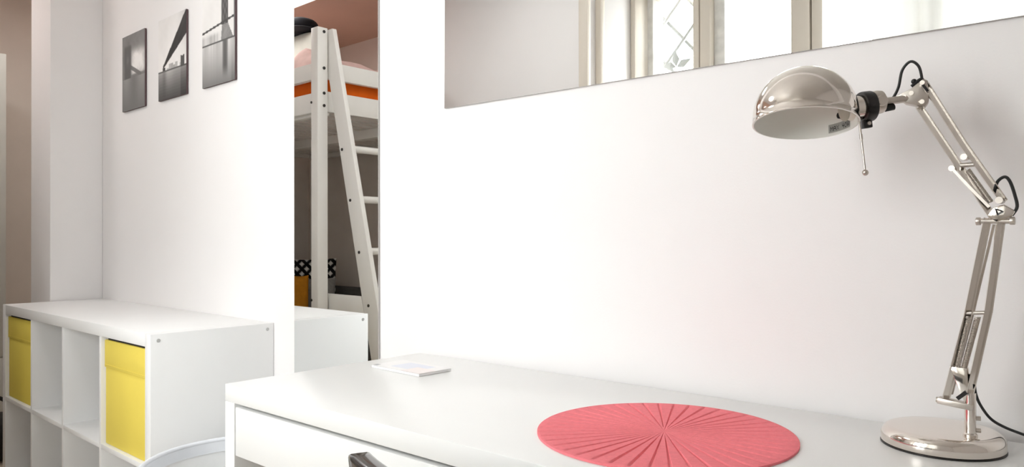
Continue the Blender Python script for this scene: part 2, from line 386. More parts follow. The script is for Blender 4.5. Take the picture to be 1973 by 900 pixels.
for k, lab in ((0, 'dark yellow fabric box in the far left compartment of the shelf unit'), (3, 'bright yellow fabric box in the shelf compartment nearest the desk')):
    x0, x1 = cells[k]; x0 += .006; x1 -= .004; z0 = KZ/2+t2/2+.001; z1 = KZ-T-.010; y0 = KY0+.012; y1 = KY1-.02
    b = thing('storage_box', lab, 'box', ((x0+x1)/2, (y0+y1)/2, z0), 'yellow storage boxes')
    MB().box(x0, x1, y0, y0+.006, z0, z1-.087).build('front_panel', M['yellow'], b, bevel=.002)
    MB().box(x0, x1, y0-.0035, y0+.006, z1-.0865, z1).build('front_flap', M['yellow'], b, bevel=.002)
    MB().box(x0, x0+.005, y0+.006, y1, z0, z1).box(x1-.005, x1, y0+.006, y1, z0, z1).box(x0+.005, x1-.005, y1-.005, y1, z0, z1).box(x0+.005, x1-.005, y0+.006, y1-.005, z0, z0+.006).build('box_body', M['yellow'], b)
    MB().box(x0+.004, x1-.004, y0-.0048, y0-.0035, z1-.078, z1-.0765).build('stitched_seam', M['yellow'], b)
    MB().box(x0+.005, x1-.005, y0+.006, y0+.012, z1-.004, z1+.004).build('top_gap_shade', M['gap_shade'], b)  # dark strip puts shade into the gap above the box

# ------------------------------------------------------------------ three canvas photographs
def mixc(a, b, t): t = max(0, min(1, t)); return a+(b-a)*t
def sst(a, b, x): t = max(0, min(1, (x-a)/(b-a))); return t*t*(3-2*t)
def hsh(i): return (math.sin(i*127.1+3.7)*43758.5453) % 1
def fbm(s, t):
    v = 0
    for k, a in ((3, .5), (7, .3), (15, .2)): v += a*math.sin(s*k*2.1+1.7*k+2*math.sin(t*k*1.3))*math.cos(t*k*1.9+.6*k)
    return v
def pic_a(s, t):    # misty bridge tower at left, bright cloud
    g = .47+.05*fbm(s, t)
    cloud = math.exp(-((s-.70)/.33)**4-((t-.39)/.17)**4); g = mixc(g, .96, cloud*(.90+.18*fbm(s*2.3, t*2.7)))
    tower = sst(.06, .14, s)*(1-sst(.36, .44, s))*sst(.12, .17, t)*(1-sst(.58, .66, t)); arch = math.exp(-((s-.24)/.06)**2-((t-.33)/.07)**2)
    g = mixc(g, .33, tower*.9*(1-.6*arch))
    if abs(t-(.44+.30*(s-.40))) < .03 and .35 < s < .85: g = mixc(g, .38, .85)
    land = sst(.53, .55, t)*(1-sst(.575, .60, t))*sst(.3, .5, s); g = mixc(g, .42, land*.8)
    if t > .58: g = mixc(.50+.05*math.sin(s*9), .43, (t-.58)/.42)
    return g
def pic_b(s, t):    # dark girder sweeping down to the left above calm water
    g = mixc(.84, .90, t*1.4)+.02*fbm(s, t)-.10*sst(.6, 1, s)*(1-t)
    if t < .645:
        bl = .515+.10*hsh(int(s*13)); 
        if t > bl+.06 and s > .3: g = mixc(g, .55+.15*hsh(int(s*13)+9), .8)
        if .80 < s < .93 and t > .53-.12*abs(s-.86): g = .30
        e1 = .565-(s-.20)*.565/.78; e2 = .60-(s-.22)*.30/.74
        if s > .17 and e1 < t < e2: g = .14+.05*hsh(int((s+t)*40))
        if .16 < s < .26 and t > .60: g = .2
    else:
        w = (t-.645)/.355; g = mixc(.62, .27, w**.8)+.10*math.exp(-((s-.38)/.18)**2)*(1-w)-.14*math.exp(-((s-.22)/.07)**2)*(1-w)+.008*math.sin(t*170)
        if w < .05: g = .35
        if s > .8: g -= .08
    return g
def pic_c(s, t):    # stone bridge tower at right with reflections
    g = .86-.06*s+.02*fbm(s, t)
    if t < .52:
        cab = .385-.08*s
        if t > .40 and s < .62:
            g = mixc(g, .62+.18*hsh(int(s*22)), sst(.40, .46, t)*.9)
        if (.60 < s < .80) and t < .36: g = .30+.08*math.sin(s*60)*math.sin(t*50)
        if t >= .30 and .62-(t-.36)*.2 < s < .80+max(0, t-.36)*.9: g = min(g, .48+.06*fbm(s*3, t*3))
        if abs(t-cab) < .012: g = .22
        if abs(s-.99) < .02: g = .4
    elif t < .545: g = .30
    else:
        w = (t-.545)/.455; g = mixc(.76, .45, w**1.2)
        g -= .12*hsh(int(s*26))*math.exp(-w*3.2)
        g = mixc(g, .30, math.exp(-((s-.71)/.075)**4)*(1-sst(.55, .95, w))*.9)
        if s > .9: g -= .06
    return g
for (x0, x1, fn, lab) in ((-3.370, -3.135, pic_a, 'grey canvas photograph of a misty bridge tower and cloud, leftmost of three'),
                          (-3.003, -2.756, pic_b, 'canvas photograph with a dark girder sweeping down to water, middle of three'),
                          (-2.626, -2.386, pic_c, 'canvas photograph of a bridge tower mirrored in pale water, nearest the tall mirror')):
    z0, z1 = 1.589, 1.910; dp = .009
    t = thing('canvas_photograph', lab, 'picture', ((x0+x1)/2, -.002, z0), 'three bridge photographs')
    MB().box(x0, x1, -dp, -.002, z0, z1).build('canvas_body', M['canvas_edge'], t, bevel=.0015)
    def col(s, q, fn=fn):
        g = max(.02, min(1, fn(s, q))); L = min(.88, lin((g,))[0]*1.15)
        return (L*1.01, L*.985, L*.965)
    colour_grid('print', 84, 110, lambda s, q: (x0+s*(x1-x0), -dp-.0006, z1-q*(z1-z0)), col, M['photo'], t)

# ------------------------------------------------------------------ added fill lamps, unseen above the frame, balancing the window light
def added_fill_lamp(label, x, y, r, strength, colour):
    t = thing('added_fill_lamp', label, 'lamp', (x, y, CEIL-.05))
    MB().lathe([(r-.02, -.045), (r, -.045), (r, 0), (.0001, 0)], (x, y, CEIL), seg=40).build('fill_rim', M['lam'], t, smooth=True)
    gm = bpy.data.materials.new('fill_emitter'); gm.use_nodes = True; g = gm.node_tree.nodes['Principled BSDF']
    g.inputs['Base Color'].default_value = (.9, .88, .85, 1); g.inputs['Emission Color'].default_value = (*colour, 1); g.inputs['Emission Strength'].default_value = strength
    MB().lathe([(r-.02, -.043), (r*.5, -.047), (.0001, -.048)], (x, y, CEIL), seg=40).build('fill_diffuser', gm, t, smooth=True)
NOOK_FILL, HALL_FILL, ROOM_FILL = 9.0, 7.4, 4.4
added_fill_lamp('added unseen fill lamp on the ceiling above the loft bed', -4.15, -1.0, .30, NOOK_FILL, (1, .985, .97))
added_fill_lamp('added unseen fill lamp on the ceiling in the middle of the room', -2.35, -1.0, .30, ROOM_FILL, (1, .99, .98))
added_fill_lamp('added unseen fill lamp on the ceiling in the left recess', -4.35, .20, .22, HALL_FILL, (1, .97, .93))

# ------------------------------------------------------------------ desk
DZ = .753
dk = thing('desk', 'white writing desk with drawer fronts standing against the wall', 'desk', (-1.400, -.5455, 0), rotz=R(.8), local=True)
DW, DD = 1.42, .515
MB().box(0, DW, 0, DD, DZ-.034, DZ).build('desktop', M['desk'], dk, bevel=.0015)
MB().box(0, .036, 0, DD, 0, DZ-.034).build('side_panel', M['desk'], dk, bevel=.0015)
MB().box(DW-.036, DW, 0, DD, 0, DZ-.034).build('side_panel', M['desk'], dk, bevel=.0015)
MB().box(.036, DW-.036, DD-.02, DD, .42, DZ-.034).build('back_panel', M['desk'], dk)
MB().box(.036, DW-.036, .022, .04, DZ-.043, DZ-.034).build('gap_shade_strip', M['gap'], dk)  # darkened strip imitating shade in the slot between desktop and drawers
mid = DW/2
for x0, x1 in ((.039, mid-.002), (mid+.002, DW-.039)):
    d = MB().box(x0, x1, .001, .019, DZ-.034-.007-.095, DZ-.034-.007).build('drawer', M['desk'], dk, bevel=.0012)
    MB().box(x0+.02, x1-.02, .019, .42, DZ-.13, DZ-.12).box(x0+.02, x0+.032, .019, .42, DZ-.12, DZ-.06).box(x1-.032, x1-.02, .019, .42, DZ-.12, DZ-.06).build('drawer_box', M['desk'], d)

# ------------------------------------------------------------------ placemat
mc = (-.5535, -.3005); mr = .1865
pm = thing('placemat', 'round coral red felt placemat with radiating cut slits on the desk', 'placemat', (mc[0], mc[1], DZ))
NS = 44; prof = []
v_ = []; f_ = []; NA = NS*8; rings = [.0, .022, .05, .085, .12, .15, .172, .1835, mr, mr]
def slit(k, r):
    a = (k % 8); s_ = k//8; start = .02 if s_ % 2 == 0 else .049
    return start < r < .180 and a in (0,)
for j, rr in enumerate(rings):
    for k in range(NA):
        t = 2*math.pi*k/NA; z = DZ+.0042 if j < len(rings)-1 else DZ+.0003
        if j == len(rings)-2: z -= .0007
        z -= .0032*slit(k, rr)
        v_.append((mc[0]+max(rr, 1e-4)*math.cos(t), mc[1]+max(rr, 1e-4)*math.sin(t), z))
for j in range(len(rings)-1):
    for k in range(NA): f_.append((j*NA+k, j*NA+(k+1) % NA, (j+1)*NA+(k+1) % NA, (j+1)*NA+k))
MB().add(v_, f_).build('felt_disc', M['coral'], pm, smooth=True, angle=30)
for k in range(NS):
    a = 2*math.pi*(k+.0)/NS; r0 = .020 if k % 2 == 0 else .050; tw = .00055
    d = Vector((math.cos(a), math.sin(a), 0)); n_ = Vector((-d.y, d.x, 0)); c0 = Vector((mc[0], mc[1], DZ+.0010))
    MB().prism(c0+d*r0, c0+d*.180, n_, tw*2+.0008, .0010).build('slit', M['coral2'], pm)

# ------------------------------------------------------------------ booklet
bk = thing('booklet', 'thin pale booklet lying on the far left corner of the desk', 'booklet', (-1.243, -.198, DZ), rotz=R(-1.5), local=True)
MB().box(-.082, .082, -.045, .045, .0003, .0055).build('pages', M['paper'], bk, bevel=.0006)
def bcol(s, t):
    c = (.87, .86, .86)
    if .25 < s < .80 and .15 < t < .80: c = (.74, .76, .84)
    if s > .60 and t > .45: c = (.86, .79, .78)
    if s < .10 and .80 < t < .95: c = (.45, .45, .46)
    return c
colour_grid('cover', 40, 30, lambda s, t: (-.083+s*.166, .0455-t*.091, .0062), bcol, M['booklet'], bk)

# ------------------------------------------------------------------ desk lamp
LY = -.125
lp = thing('desk_lamp', 'shiny nickel work lamp with domed shade and jointed arm on the desk', 'lamp', (-.234, -.100, DZ))
bc = (-.234, -.100, DZ); r_ = .076
prof = [(.0001, .0), (r_-.003, .0), (r_-.0012, .0015), (r_, .004), (r_, .010)]
for k in range(1, 8):
    a = k/7*math.pi/2; prof.append((r_-.013+.013*math.cos(a), .010+.0145*math.sin(a)))
prof += [(.035, .0256), (.0001, .026)]
MB().lathe(prof, bc, seg=96).build('lamp_base', M['nickel'], lp, smooth=True, angle=50)
MB().lathe([(r_-.002, .0001), (r_+.0004, .0001), (r_+.0004, .0016), (r_-.002, .0016)], bc, seg=96, closed=True).build('rubber_foot_ring', M['black'], lp, smooth=True)
sx = -.1955
MB().lathe([(.0001, 0), (.0085, 0), (.0085, .003), (.0068, .005), (.0068, .058), (.0001, .058)], (sx, LY, DZ+.0245), seg=24).build('stem', M['nickel'], lp, smooth=True)
for zz in (.786, .802): MB().cyl((sx, LY, zz), (sx+.011, LY+.004, zz), .003, seg=12).build('stem_screw', M['nickel2'], lp, smooth=True)
Y_ = (0, 1, 0)
# lower arm: two bent bars on pins
MB().channel([(-.2253, LY, .8175), (-.1978, LY, .938), (-.1747, LY, 1.0665)], .0090).build('lower_arm_bar', M['nickel'], lp)
MB().channel([(-.1999, LY, .8142), (-.1745, LY, .945), (-.1595, LY, 1.0655)], .0090).build('lower_arm_bar', M['nickel'], lp)
MB().strip([(-.2190, LY+.012, .828), (-.1935, LY+.012, .940), (-.1690, LY+.010, 1.058)], Y_, .003, .003).build('lower_arm_rod', M['nickel2'], lp)
MB().prism((-.2330, LY, .8205), (-.1915, LY, .8165), Y_, .016, .008).build('base_bracket', M['nickel2'], lp, bevel=.001)
MB().cyl((-.2345, LY-.004, .8215), (-.2240, LY-.004, .8205), .0036, seg=14).build('bracket_screw', M['nickel2'], lp, smooth=True)
MB().add([(-.2185, LY-.006, .868), (-.1975, LY-.006, .868), (-.1965, LY-.006, .846), (-.2010, LY-.006, .822), (-.2100, LY-.006, .845), (-.2185, LY+.006, .868), (-.1975, LY+.006, .868), (-.1965, LY+.006, .846), (-.2010, LY+.006, .822), (-.2100, LY+.006, .845)],
         [(0, 1, 2, 3, 4), (9, 8, 7, 6, 5), (0, 5, 6, 1), (1, 6, 7, 2), (2, 7, 8, 3), (3, 8, 9, 4), (4, 9, 5, 0)]).build('spring_hub', M['nickel'], lp, bevel=.001)
MB().prism((-.2090, LY-.007, .8265), (-.1985, LY-.007, .8365), Y_, .003, .005).build('hub_slot', M['black'], lp)
def coil(a, b, r, turns):
    a = Vector(a); b = Vector(b); d = (b-a).normalized(); x = d.cross(Vector((0, 1, 0))).normalized(); y_ = d.cross(x); n = turns*8
    return [a+(b-a)*(i/n)+(x*math.cos(2*math.pi*i/8)+y_*math.sin(2*math.pi*i/8))*r for i in range(n+1)]
for a, b in (((-.1962, LY-.002, .9365), (-.2110, LY-.002, .866)), ((-.1860, LY-.002, .9365), (-.2022, LY-.002, .866))):
    m_ = MB().tube(coil(a, b, .0031, 42), .00085, seg=5, smooth=False); m_.cyl(a, b, .0022, seg=8); m_.build('spring', M['spring'], lp, smooth=True)
MB().cyl((-.1995, LY-.002, .9405), (-.1785, LY-.002, .9425), .0026, seg=12).build('cross_pin', M['nickel2'], lp, smooth=True)
# elbow
MB().cyl((-.1850, LY-.004, 1.0625), (-.1465, LY-.004, 1.0618), .0034, seg=14).build('elbow_pin', M['nickel2'], lp, smooth=True)
for x0, x1 in ((-.1872, -.1815), (-.1500, -.1440)): MB().cyl((x0, LY-.004, 1.0622), (x1, LY-.004, 1.0622), .0052, seg=16).build('elbow_nut', M['nickel2'], lp, smooth=True, bevel=.001)
MB().add([(-.1745, LY-.008, 1.0695), (-.1640, LY-.008, 1.0600), (-.1470, LY-.008, 1.0680), (-.1435, LY-.008, 1.0745), (-.1555, LY-.008, 1.0835), (-.1675, LY-.008, 1.0800),
          (-.1745, LY+.008, 1.0695), (-.1640, LY+.008, 1.0600), (-.1470, LY+.008, 1.0680), (-.1435, LY+.008, 1.0745), (-.1555, LY+.008, 1.0835), (-.1675, LY+.008, 1.0800)],
         [(0, 1, 2, 3, 4, 5), (11, 10, 9, 8, 7, 6), (0, 6, 7, 1), (1, 7, 8, 2), (2, 8, 9, 3), (3, 9, 10, 4), (4, 10, 11, 5), (5, 11, 6, 0)]).build('elbow_block', M['nickel'], lp, bevel=.0015)
MB().add([(-.1660, LY-.0086, 1.0790), (-.1580, LY-.0086, 1.0760), (-.1555, LY-.0086, 1.0740), (-.1625, LY-.0086, 1.0690), (-.1640, LY-.0086, 1.0730), (-.1612, LY-.0076, 1.0745)], [(0, 5, 1), (1, 5, 2), (2, 5, 3), (3, 5, 4), (4, 5, 0)]).build('elbow_recess', M['black'], lp)
# upper arm
MB().channel([(-.2545, LY, 1.2220), (-.2130, LY, 1.1475), (-.1680, LY, 1.0655)], .0088).build('upper_arm_bar', M['nickel'], lp)
MB().channel([(-.2462, LY, 1.2510), (-.2010, LY, 1.1640), (-.1565, LY, 1.0870)], .0088).build('upper_arm_bar', M['nickel'], lp)
MB().cyl((-.2040, LY-.006, 1.1370), (-.1885, LY-.006, 1.1370), .0030, seg=12).build('cross_pin', M['nickel2'], lp, smooth=True)
MB().cyl((-.2000, LY-.008, 1.1480), (-.2000, LY+.008, 1.1480), .0042, seg=14).build('arm_pivot', M['nickel2'], lp, smooth=True)
MB().cyl((-.2140, LY-.008, 1.1335), (-.2140, LY+.008, 1.1335), .0040, seg=14).build('arm_pivot', M['nickel2'], lp, smooth=True)
MB().strip([(-.2127, LY-.007, 1.1322), (-.1900, LY-.007, 1.1030), (-.1716, LY-.007, 1.0805)], Y_, .003, .0036).build('tension_rod', M['nickel2'], lp)
m_ = MB().tube(coil((-.1955, LY-.006, 1.1300), (-.1700, LY-.006, 1.0870), .0027, 34), .0008, seg=5, smooth=False); m_.cyl((-.1955, LY-.006, 1.1300), (-.1700, LY-.006, 1.0870), .0018, seg=8); m_.build('spring', M['spring'], lp, smooth=True)
MB().cyl((-.1605, LY-.011, 1.0890), (-.1605, LY+.011, 1.0890), .0044, seg=14).build('arm_pivot', M['nickel2'], lp, smooth=True)
# head bracket
MB().add([(x-.24*(x+.262)*0-s_*.002, LY+s_*.009+.24*(x+.262), z) for s_ in (-1, 1) for x, z in ((-.2820, 1.2380), (-.2700, 1.2270), (-.2480, 1.2200), (-.2430, 1.2275), (-.2440, 1.2560), (-.2500, 1.2590), (-.2640, 1.2470))],
         [(0, 1, 2, 3, 4, 5, 6), (13, 12, 11, 10, 9, 8, 7)]+[(k, k+7, (k+1) % 7+7, (k+1) % 7) for k in range(7)]).build('head_bracket', M['nickel2'], lp, bevel=.0015)
for x, z in ((-.2705, 1.2365), (-.2610, 1.2400), (-.2480, 1.2265), (-.2475, 1.2525)): MB().cyl((x, LY-.0125, z), (x, LY-.008, z), .0032, seg=12).build('bracket_screw', M['nickel'], lp, smooth=True)
MB().tube([(-.2620, LY-.006, 1.2500), (-.2540, LY-.006, 1.2565), (-.2505, LY-.004, 1.2590)], .0025, seg=8).sphere((-.2590, LY-.006, 1.2565), .0038, 10).build('cable_clip', M['cable'], lp, smooth=True)
MB().tube([(-.2490, LY-.002, 1.2590), (-.2470, LY-.010, 1.2500), (-.2415, LY-.008, 1.2405)], .0018, seg=6).build('bracket_cable', M['cable'], lp, smooth=True)
# neck, collar and shade
A_ = Vector((-.3705, -.234, 1.215)); B_ = Vector((-.262, -.125, 1.235)); nd = (B_-A_); nl = nd.length; nu = nd/nl
at = lambda t: A_+nd*t
MB().cyl(at(.60), at(.97), .0052, seg=18).build('swivel_neck', M['nickel2'], lp, smooth=True)
MB().cyl(at(.74)-Vector((0, 0, .010)), at(.82)-Vector((0, 0, .009)), .0045, seg=12).build('neck_cable', M['cable'], lp, smooth=True)
side = nu.cross(Vector((0, 0, 1))).normalized()
MB().cyl(at(.655)+side*.006, at(.655)+side*.019, .0072, seg=20).build('swivel_knob', M['nickel2'], lp, smooth=True, bevel=.001)
MB().lathe([(.0125, -.006), (.0155, -.006), (.0165, 0), (.0155, .006), (.0125, .006)], at(.665), nu, seg=32, closed=True).build('neck_cap', M['nickel2'], lp, smooth=True)
MB().lathe([(.0001, .50*nl), (.0165, .50*nl), (.0165, .57*nl), (.0001, .57*nl)], A_-Vector((0, 0, .004)), nu, seg=32).cyl(at(.36)-Vector((0, 0, .004)), at(.55)-Vector((0, 0, .004)), .0165, seg=32).build('socket', M['nickel'], lp, smooth=True)
MB().lathe([(.0168, .520*nl), (.0205, .520*nl), (.0212, .535*nl), (.0212, .600*nl), (.0205, .612*nl), (.0168, .612*nl)], A_-Vector((0, 0, .004)), nu, seg=40, closed=True).build('collar', M['black'], lp, smooth=True)
cl = at(.565)+Vector((0, 0, -.028))
MB().prism(cl-nu*.006, cl+nu*.006, (0, 0, 1), .012, .012).build('collar_lug', M['black'], lp, bevel=.0015)
MB().cyl(cl+side*.004, cl+side*.0085, .0026, seg=12).build('collar_screw', M['nickel2'], lp, smooth=True)
hd = Vector((-.34, .94, 0)).normalized(); tl = R(10.7); ax = (up*math.cos(tl)+hd*math.sin(tl)).normalized()
sc_ = Vector((-.3705, -.2344, 1.1977)); SR = .0686
out = [(SR+.0006, 0), (SR+.0006, .0025), (SR, .003), (SR, .0106)]+[(SR*math.cos(k/16*math.pi/2), .0106+SR*math.sin(k/16*math.pi/2)) for k in range(1, 17)]
sd = MB().lathe(out, sc_, ax, seg=96).build('lamp_shade', M['nickel'], lp, smooth=True, angle=80)
inn = [(SR+.0006, 0), (SR-.0016, -.0004), (SR-.0018, .0106)]+[((SR-.0018)*math.cos(k/14*math.pi/2), .0106+(SR-.0018)*math.sin(k/14*math.pi/2)) for k in range(1, 15)]
MB().lathe(inn, sc_, ax, seg=80).build('shade_lining', M['enamel'], sd, smooth=True, angle=80)
# label and socket hole inside the shade
xr = (rt-ax*rt.dot(ax)).normalized(); yf = ax.cross(xr)
def inside(ang, h, inset=.0026):
    rr = SR-inset; hh = max(0, h-.0106); rr = math.sqrt(max(1e-6, rr*rr-hh*hh)); return sc_+ax*h+(xr*math.cos(ang)+yf*math.sin(ang))*rr
vv = []; ff = []
for j in range(2):
    for k in range(9): vv.append(inside(R(8+k*4.0), .0035+j*.0125))
for k in range(8): ff.append((k, k+1, k+10, k+9))
MB().add(vv, ff).build('rating_label', M['labelg'], sd, smooth=True)
for row_, n_ in ((0, 7),):
    tm = MB(); text = 'MAX 40W'; G = {'M': ['10001', '11011', '10101', '10001', '10001'], 'A': ['01110', '10001', '11111', '10001', '10001'], 'X': ['10001', '01010', '00100', '01010', '10001'], '4': ['10010', '10010', '11111', '00010', '00010'], '0': ['01110', '10001', '10001', '10001', '01110'], 'W': ['10001', '10001', '10101', '11011', '10001'], ' ': ['00000']*5}
    for ci, ch in enumerate(text):
        for ry, bits in enumerate(G[ch]):
            for rx, bch in enumerate(bits):
                if bch == '1':
                    a0 = R(37.5-(ci*6+rx)*.70); a1 = R(37.5-(ci*6+rx+1)*.70); h0 = .0125-ry*.0014; h1 = h0-.0014
                    tm.add([inside(a0, h0, .0030), inside(a1, h0, .0030), inside(a1, h1, .0030), inside(a0, h1, .0030)], [(0, 1, 2, 3)])
    tm.build('label_lettering', M['ink'], sd)
hc = inside(R(20), .024, .004); hn = (hc-(sc_+ax*.0106)).normalized()
MB().cyl(hc, hc-hn*.004, .0048, .0044, seg=20).build('socket_opening', M['black'], sd, smooth=True)
# guide rod hanging from the shade
g0 = Vector((-.3105, -.2060, 1.2180)); g1 = Vector((-.2995, -.2115, 1.1280))
MB().cyl(g0, g1, .0014, seg=10).cyl(g0+(g1-g0)*.42, g0+(g1-g0)*.50, .0020, seg=10).build('guide_rod', M['nickel2'], lp, smooth=True)
MB().sphere(g1, .0042, 16).build('rod_knob', M['nickel2'], lp, smooth=True)
# cables
MB().tube([(-.2880, -.140, 1.2345), (-.2849, LY-.006, 1.2385), (-.2788, LY-.004, 1.2527), (-.2751, LY, 1.2755), (-.2645, LY, 1.2861), (-.2542, LY, 1.2774), (-.2497, LY-.002, 1.2580)], .0019, seg=8).build('head_cable', M['cable'], lp, smooth=True)
MB().tube([(-.1670, LY, 1.1000), (-.1634, LY, 1.1135), (-.1555, LY, 1.1192), (-.1499, LY, 1.1128), (-.1450, LY, 1.0960), (-.1425, LY, 1.0800), (-.1479, LY-.004, 1.0690)], .0020, seg=8).build('elbow_cable', M['cable'], lp, smooth=True)
MB().tube([(-.1915, -.120, .846), (-.1905, -.118, .8340), (-.1866, -.110, .8180), (-.1773, -.095, .7983), (-.1647, -.075, .7852), (-.1464, -.045, .7720), (-.1150, -.032, .7610), (-.06, -.034, .7552), (.008, -.040, .7552)], .0019, seg=8).build('power_cord', M['cable'], lp, smooth=True)

# ------------------------------------------------------------------ chair in front of the desk
ch = thing('desk_chair', 'black glossy chair with curved backrest tucked in front of the desk', 'chair', (-.484, -.56, 0))
xc, yc, Ri, Ro = -.484, -.279, .50, .526
v_ = []; f_ = []; NA_ = 24; zs = [.50, .52, .60, .70, .775, .795, .80]
for side_ in (0, 1):
    for j, z in enumerate(zs):
        for i in range(NA_+1):
            th = R(-23+46*i/NA_); sh_ = 1 if z < .6 else 1; fr = (z-.5)/.3
            lean = -.035*(1-fr)*-1; rr = (Ro if side_ else Ri)
            zz = z
            v_.append((xc+rr*math.sin(th)*(.90+.10*fr), yc-rr*math.cos(th)+(.030*(1-fr)), zz-(.0 if j < 4 else 0)))
n1 = NA_+1; off = n1*len(zs)
for j in range(len(zs)-1):
    for i in range(NA_):
        q = j*n1+i; f_.append((q, q+1, q+n1+1, q+n1)); f_.append((off+q, off+q+n1, off+q+n1+1, off+q+1))
for i in range(NA_):
    q = (len(zs)-1)*n1+i; f_.append((q, q+1, off+q+1, off+q)); f_.append((i, off+i, off+i+1, i+1))
for j in range(len(zs)-1):
    for i in (0, NA_): q = j*n1+i; f_.append((q, q+n1, off+q+n1, off+q))
MB().add(v_, f_).build('backrest', M['chair'], ch, smooth=True, bevel=.004, angle=50)
MB().soft((xc, -.535, .452), (.205, .20, .022), p=5, n=12).build('seat', M['chair'], ch, smooth=True)
for sx_ in (-1, 1):
    MB().tube([(xc+sx_*.17, -.70, .44), (xc+sx_*.175, -.735, .47), (xc+sx_*.165, -.752, .56)], .010, seg=10).build('back_support', M['chrome'], ch, smooth=True)
    MB().cyl((xc+sx_*.16, -.38, .44), (xc+sx_*.20, -.345, 0), .011, .009, seg=12).build('leg', M['chrome'], ch, smooth=True)
    MB().cyl((xc+sx_*.16, -.69, .44), (xc+sx_*.20, -.775, 0), .011, .009, seg=12).build('leg', M['chrome'], ch, smooth=True)

# ------------------------------------------------------------------ hamper between shelf unit and desk
hp = thing('round_hamper', 'pale grey round mesh hamper between the shelf unit and the desk', 'hamper', (-1.838, -.272, 0))
hcx, hcy, hr, hz = -1.838, -.272, .255, .45
wall_ = []
for k in range(13):
    z = .004+k/12*(hz-.004); wall_.append((hr-.012*math.sin(math.pi*k/12)-.02*(1-k/12), z))
MB().lathe([(.0001, .004)]+wall_, (hcx, hcy, 0), seg=64).build('mesh_body', M['hamper'], hp, smooth=True)
MB().lathe([(hr+.001, hz-.034), (hr+.001, hz), (hr-.009, hz), (hr-.009, hz-.034)], (hcx, hcy, 0), seg=72, closed=True).build('binding_band', M['rim'], hp, smooth=True)
MB().lathe([(hr-.004+.0065*math.cos(2*math.pi*k/10), hz+.0065*math.sin(2*math.pi*k/10)) for k in range(10)], (hcx, hcy, 0), seg=72, closed=True).build('rim', M['rim'], hp, smooth=True)
MB().lathe([(hr-.026+.005*math.cos(2*math.pi*k/8), .007+.005*math.sin(2*math.pi*k/8)) for k in range(8)], (hcx, hcy, 0), seg=72, closed=True).build('base_ring', M['rim'], hp, smooth=True)

# ------------------------------------------------------------------ loft bed (seen in the tall mirror)
bx1 = -3.223; bx0 = -5.30; by1 = -.8856; by0 = -2.245; PW = .061; PT = 2.125
bd = thing('loft_bed', 'white wooden loft bed with slanted ladder reflected in the tall mirror', 'bed', ((bx0+bx1)/2, (by0+by1)/2, 0))
for x in (bx1-PW, bx0):
    for yv in (by1-PW, by0):
        MB().box(x, x+PW, yv, yv+PW, 0, PT).build('post', M['bedwood'], bd, bevel=.004)
for z0, z1, nm in ((1.873, 1.962, 'guard_rail'), (1.700, 1.806, 'bed_rail')):
    MB().box(bx1-PW, bx1-.030, by0+PW, by1-PW, z0, z1).build(nm, M['bedwood'], bd, bevel=.003)
    MB().box(bx0+.030, bx0+PW, by0+PW, by1-PW, z0, z1).build(nm, M['bedwood'], bd, bevel=.003)
    MB().box(bx0+PW, bx1-PW, by1-PW, by1-.028, z0-.004, z1-.008).build(nm, M['bedwood'], bd, bevel=.003)
    MB().box(bx0+PW, bx1-PW, by0+.028, by0+PW, z0-.004, z1-.008).build(nm, M['bedwood'], bd, bevel=.003)
nsl = 20
sl0 = MB().box(-.034, .034, by0+PW+.005, by1-PW-.005, 1.722, 1.738).build('slat', M['bedwood'], bd, org=(0, 0, 0)); sl0.location = (bx0+.13-bd.location.x, -bd.location.y, 0)
for k in range(1, nsl): share(sl0, 'slat', bd, (bx0+.13+k*(bx1-bx0-.26)/(nsl-1)-bd.location.x, -bd.location.y, 0))
MB().box(bx0+PW, bx1-PW, by0+.60, by0+.67, 1.665, 1.7218).build('centre_beam', M['bedwood'], bd, bevel=.003)
for yv in (by1-PW-.052, by0+PW+.004): MB().box(bx0+PW, bx1-PW, yv, yv+.048, 1.685, 1.7218).build('slat_support', M['bedwood'], bd, bevel=.003)
# ladder with slanted stringers on the end of the bed
sy0 = by1-.066
for yv in (sy0-.026, sy0-.026-.44):
    v_ = [(x, yy, z) for yy in (yv, yv+.026) for x, z in ((-3.285, 2.120), (-3.190, 2.120), (-2.640, .0), (-2.760, .0))]
    MB().add(v_, [(0, 1, 2, 3), (7, 6, 5, 4), (0, 4, 5, 1), (1, 5, 6, 2), (2, 6, 7, 3), (3, 7, 4, 0)]).build('ladder_stringer', M['bedwood'], bd, bevel=.003)
for x, z in ((-3.106, 1.490), (-3.037, 1.231), (-2.965, .972), (-2.891, .714), (-2.820, .455), (-2.750, .197)):
    MB().cyl((x+.022, sy0-.026, z+.004), (x+.022, sy0-.44, z+.004), .018, seg=16).build('rung', M['bedwood'], bd, smooth=True)
    MB().cyl((x, sy0+.0, z), (x, sy0+.003, z), .0075, seg=12).build('bolt', M['hole'], bd, smooth=True)
MB().add([(x, yy, z) for yy in (sy0-.024, sy0-.002) for x, z in ((-3.285, .755), (-2.955, .755), (-2.928, .668), (-3.285, .668))],
         [(0, 1, 2, 3), (7, 6, 5, 4), (0, 4, 5, 1), (1, 5, 6, 2), (2, 6, 7, 3), (3, 7, 4, 0)]).build('ladder_brace', M['bedwood'], bd, bevel=.003)
for z in (2.103, 1.916, 1.787, 1.723): MB().cyl((bx1, -.9235, z), (bx1+.003, -.9235, z), .008, seg=12).build('bolt', M['hole'], bd, smooth=True)
for z in (1.741, .724): MB().cyl((-3.278, by1, z), (-3.278, by1+.003, z), .0065, seg=12).build('bolt', M['hole'], bd, smooth=True)
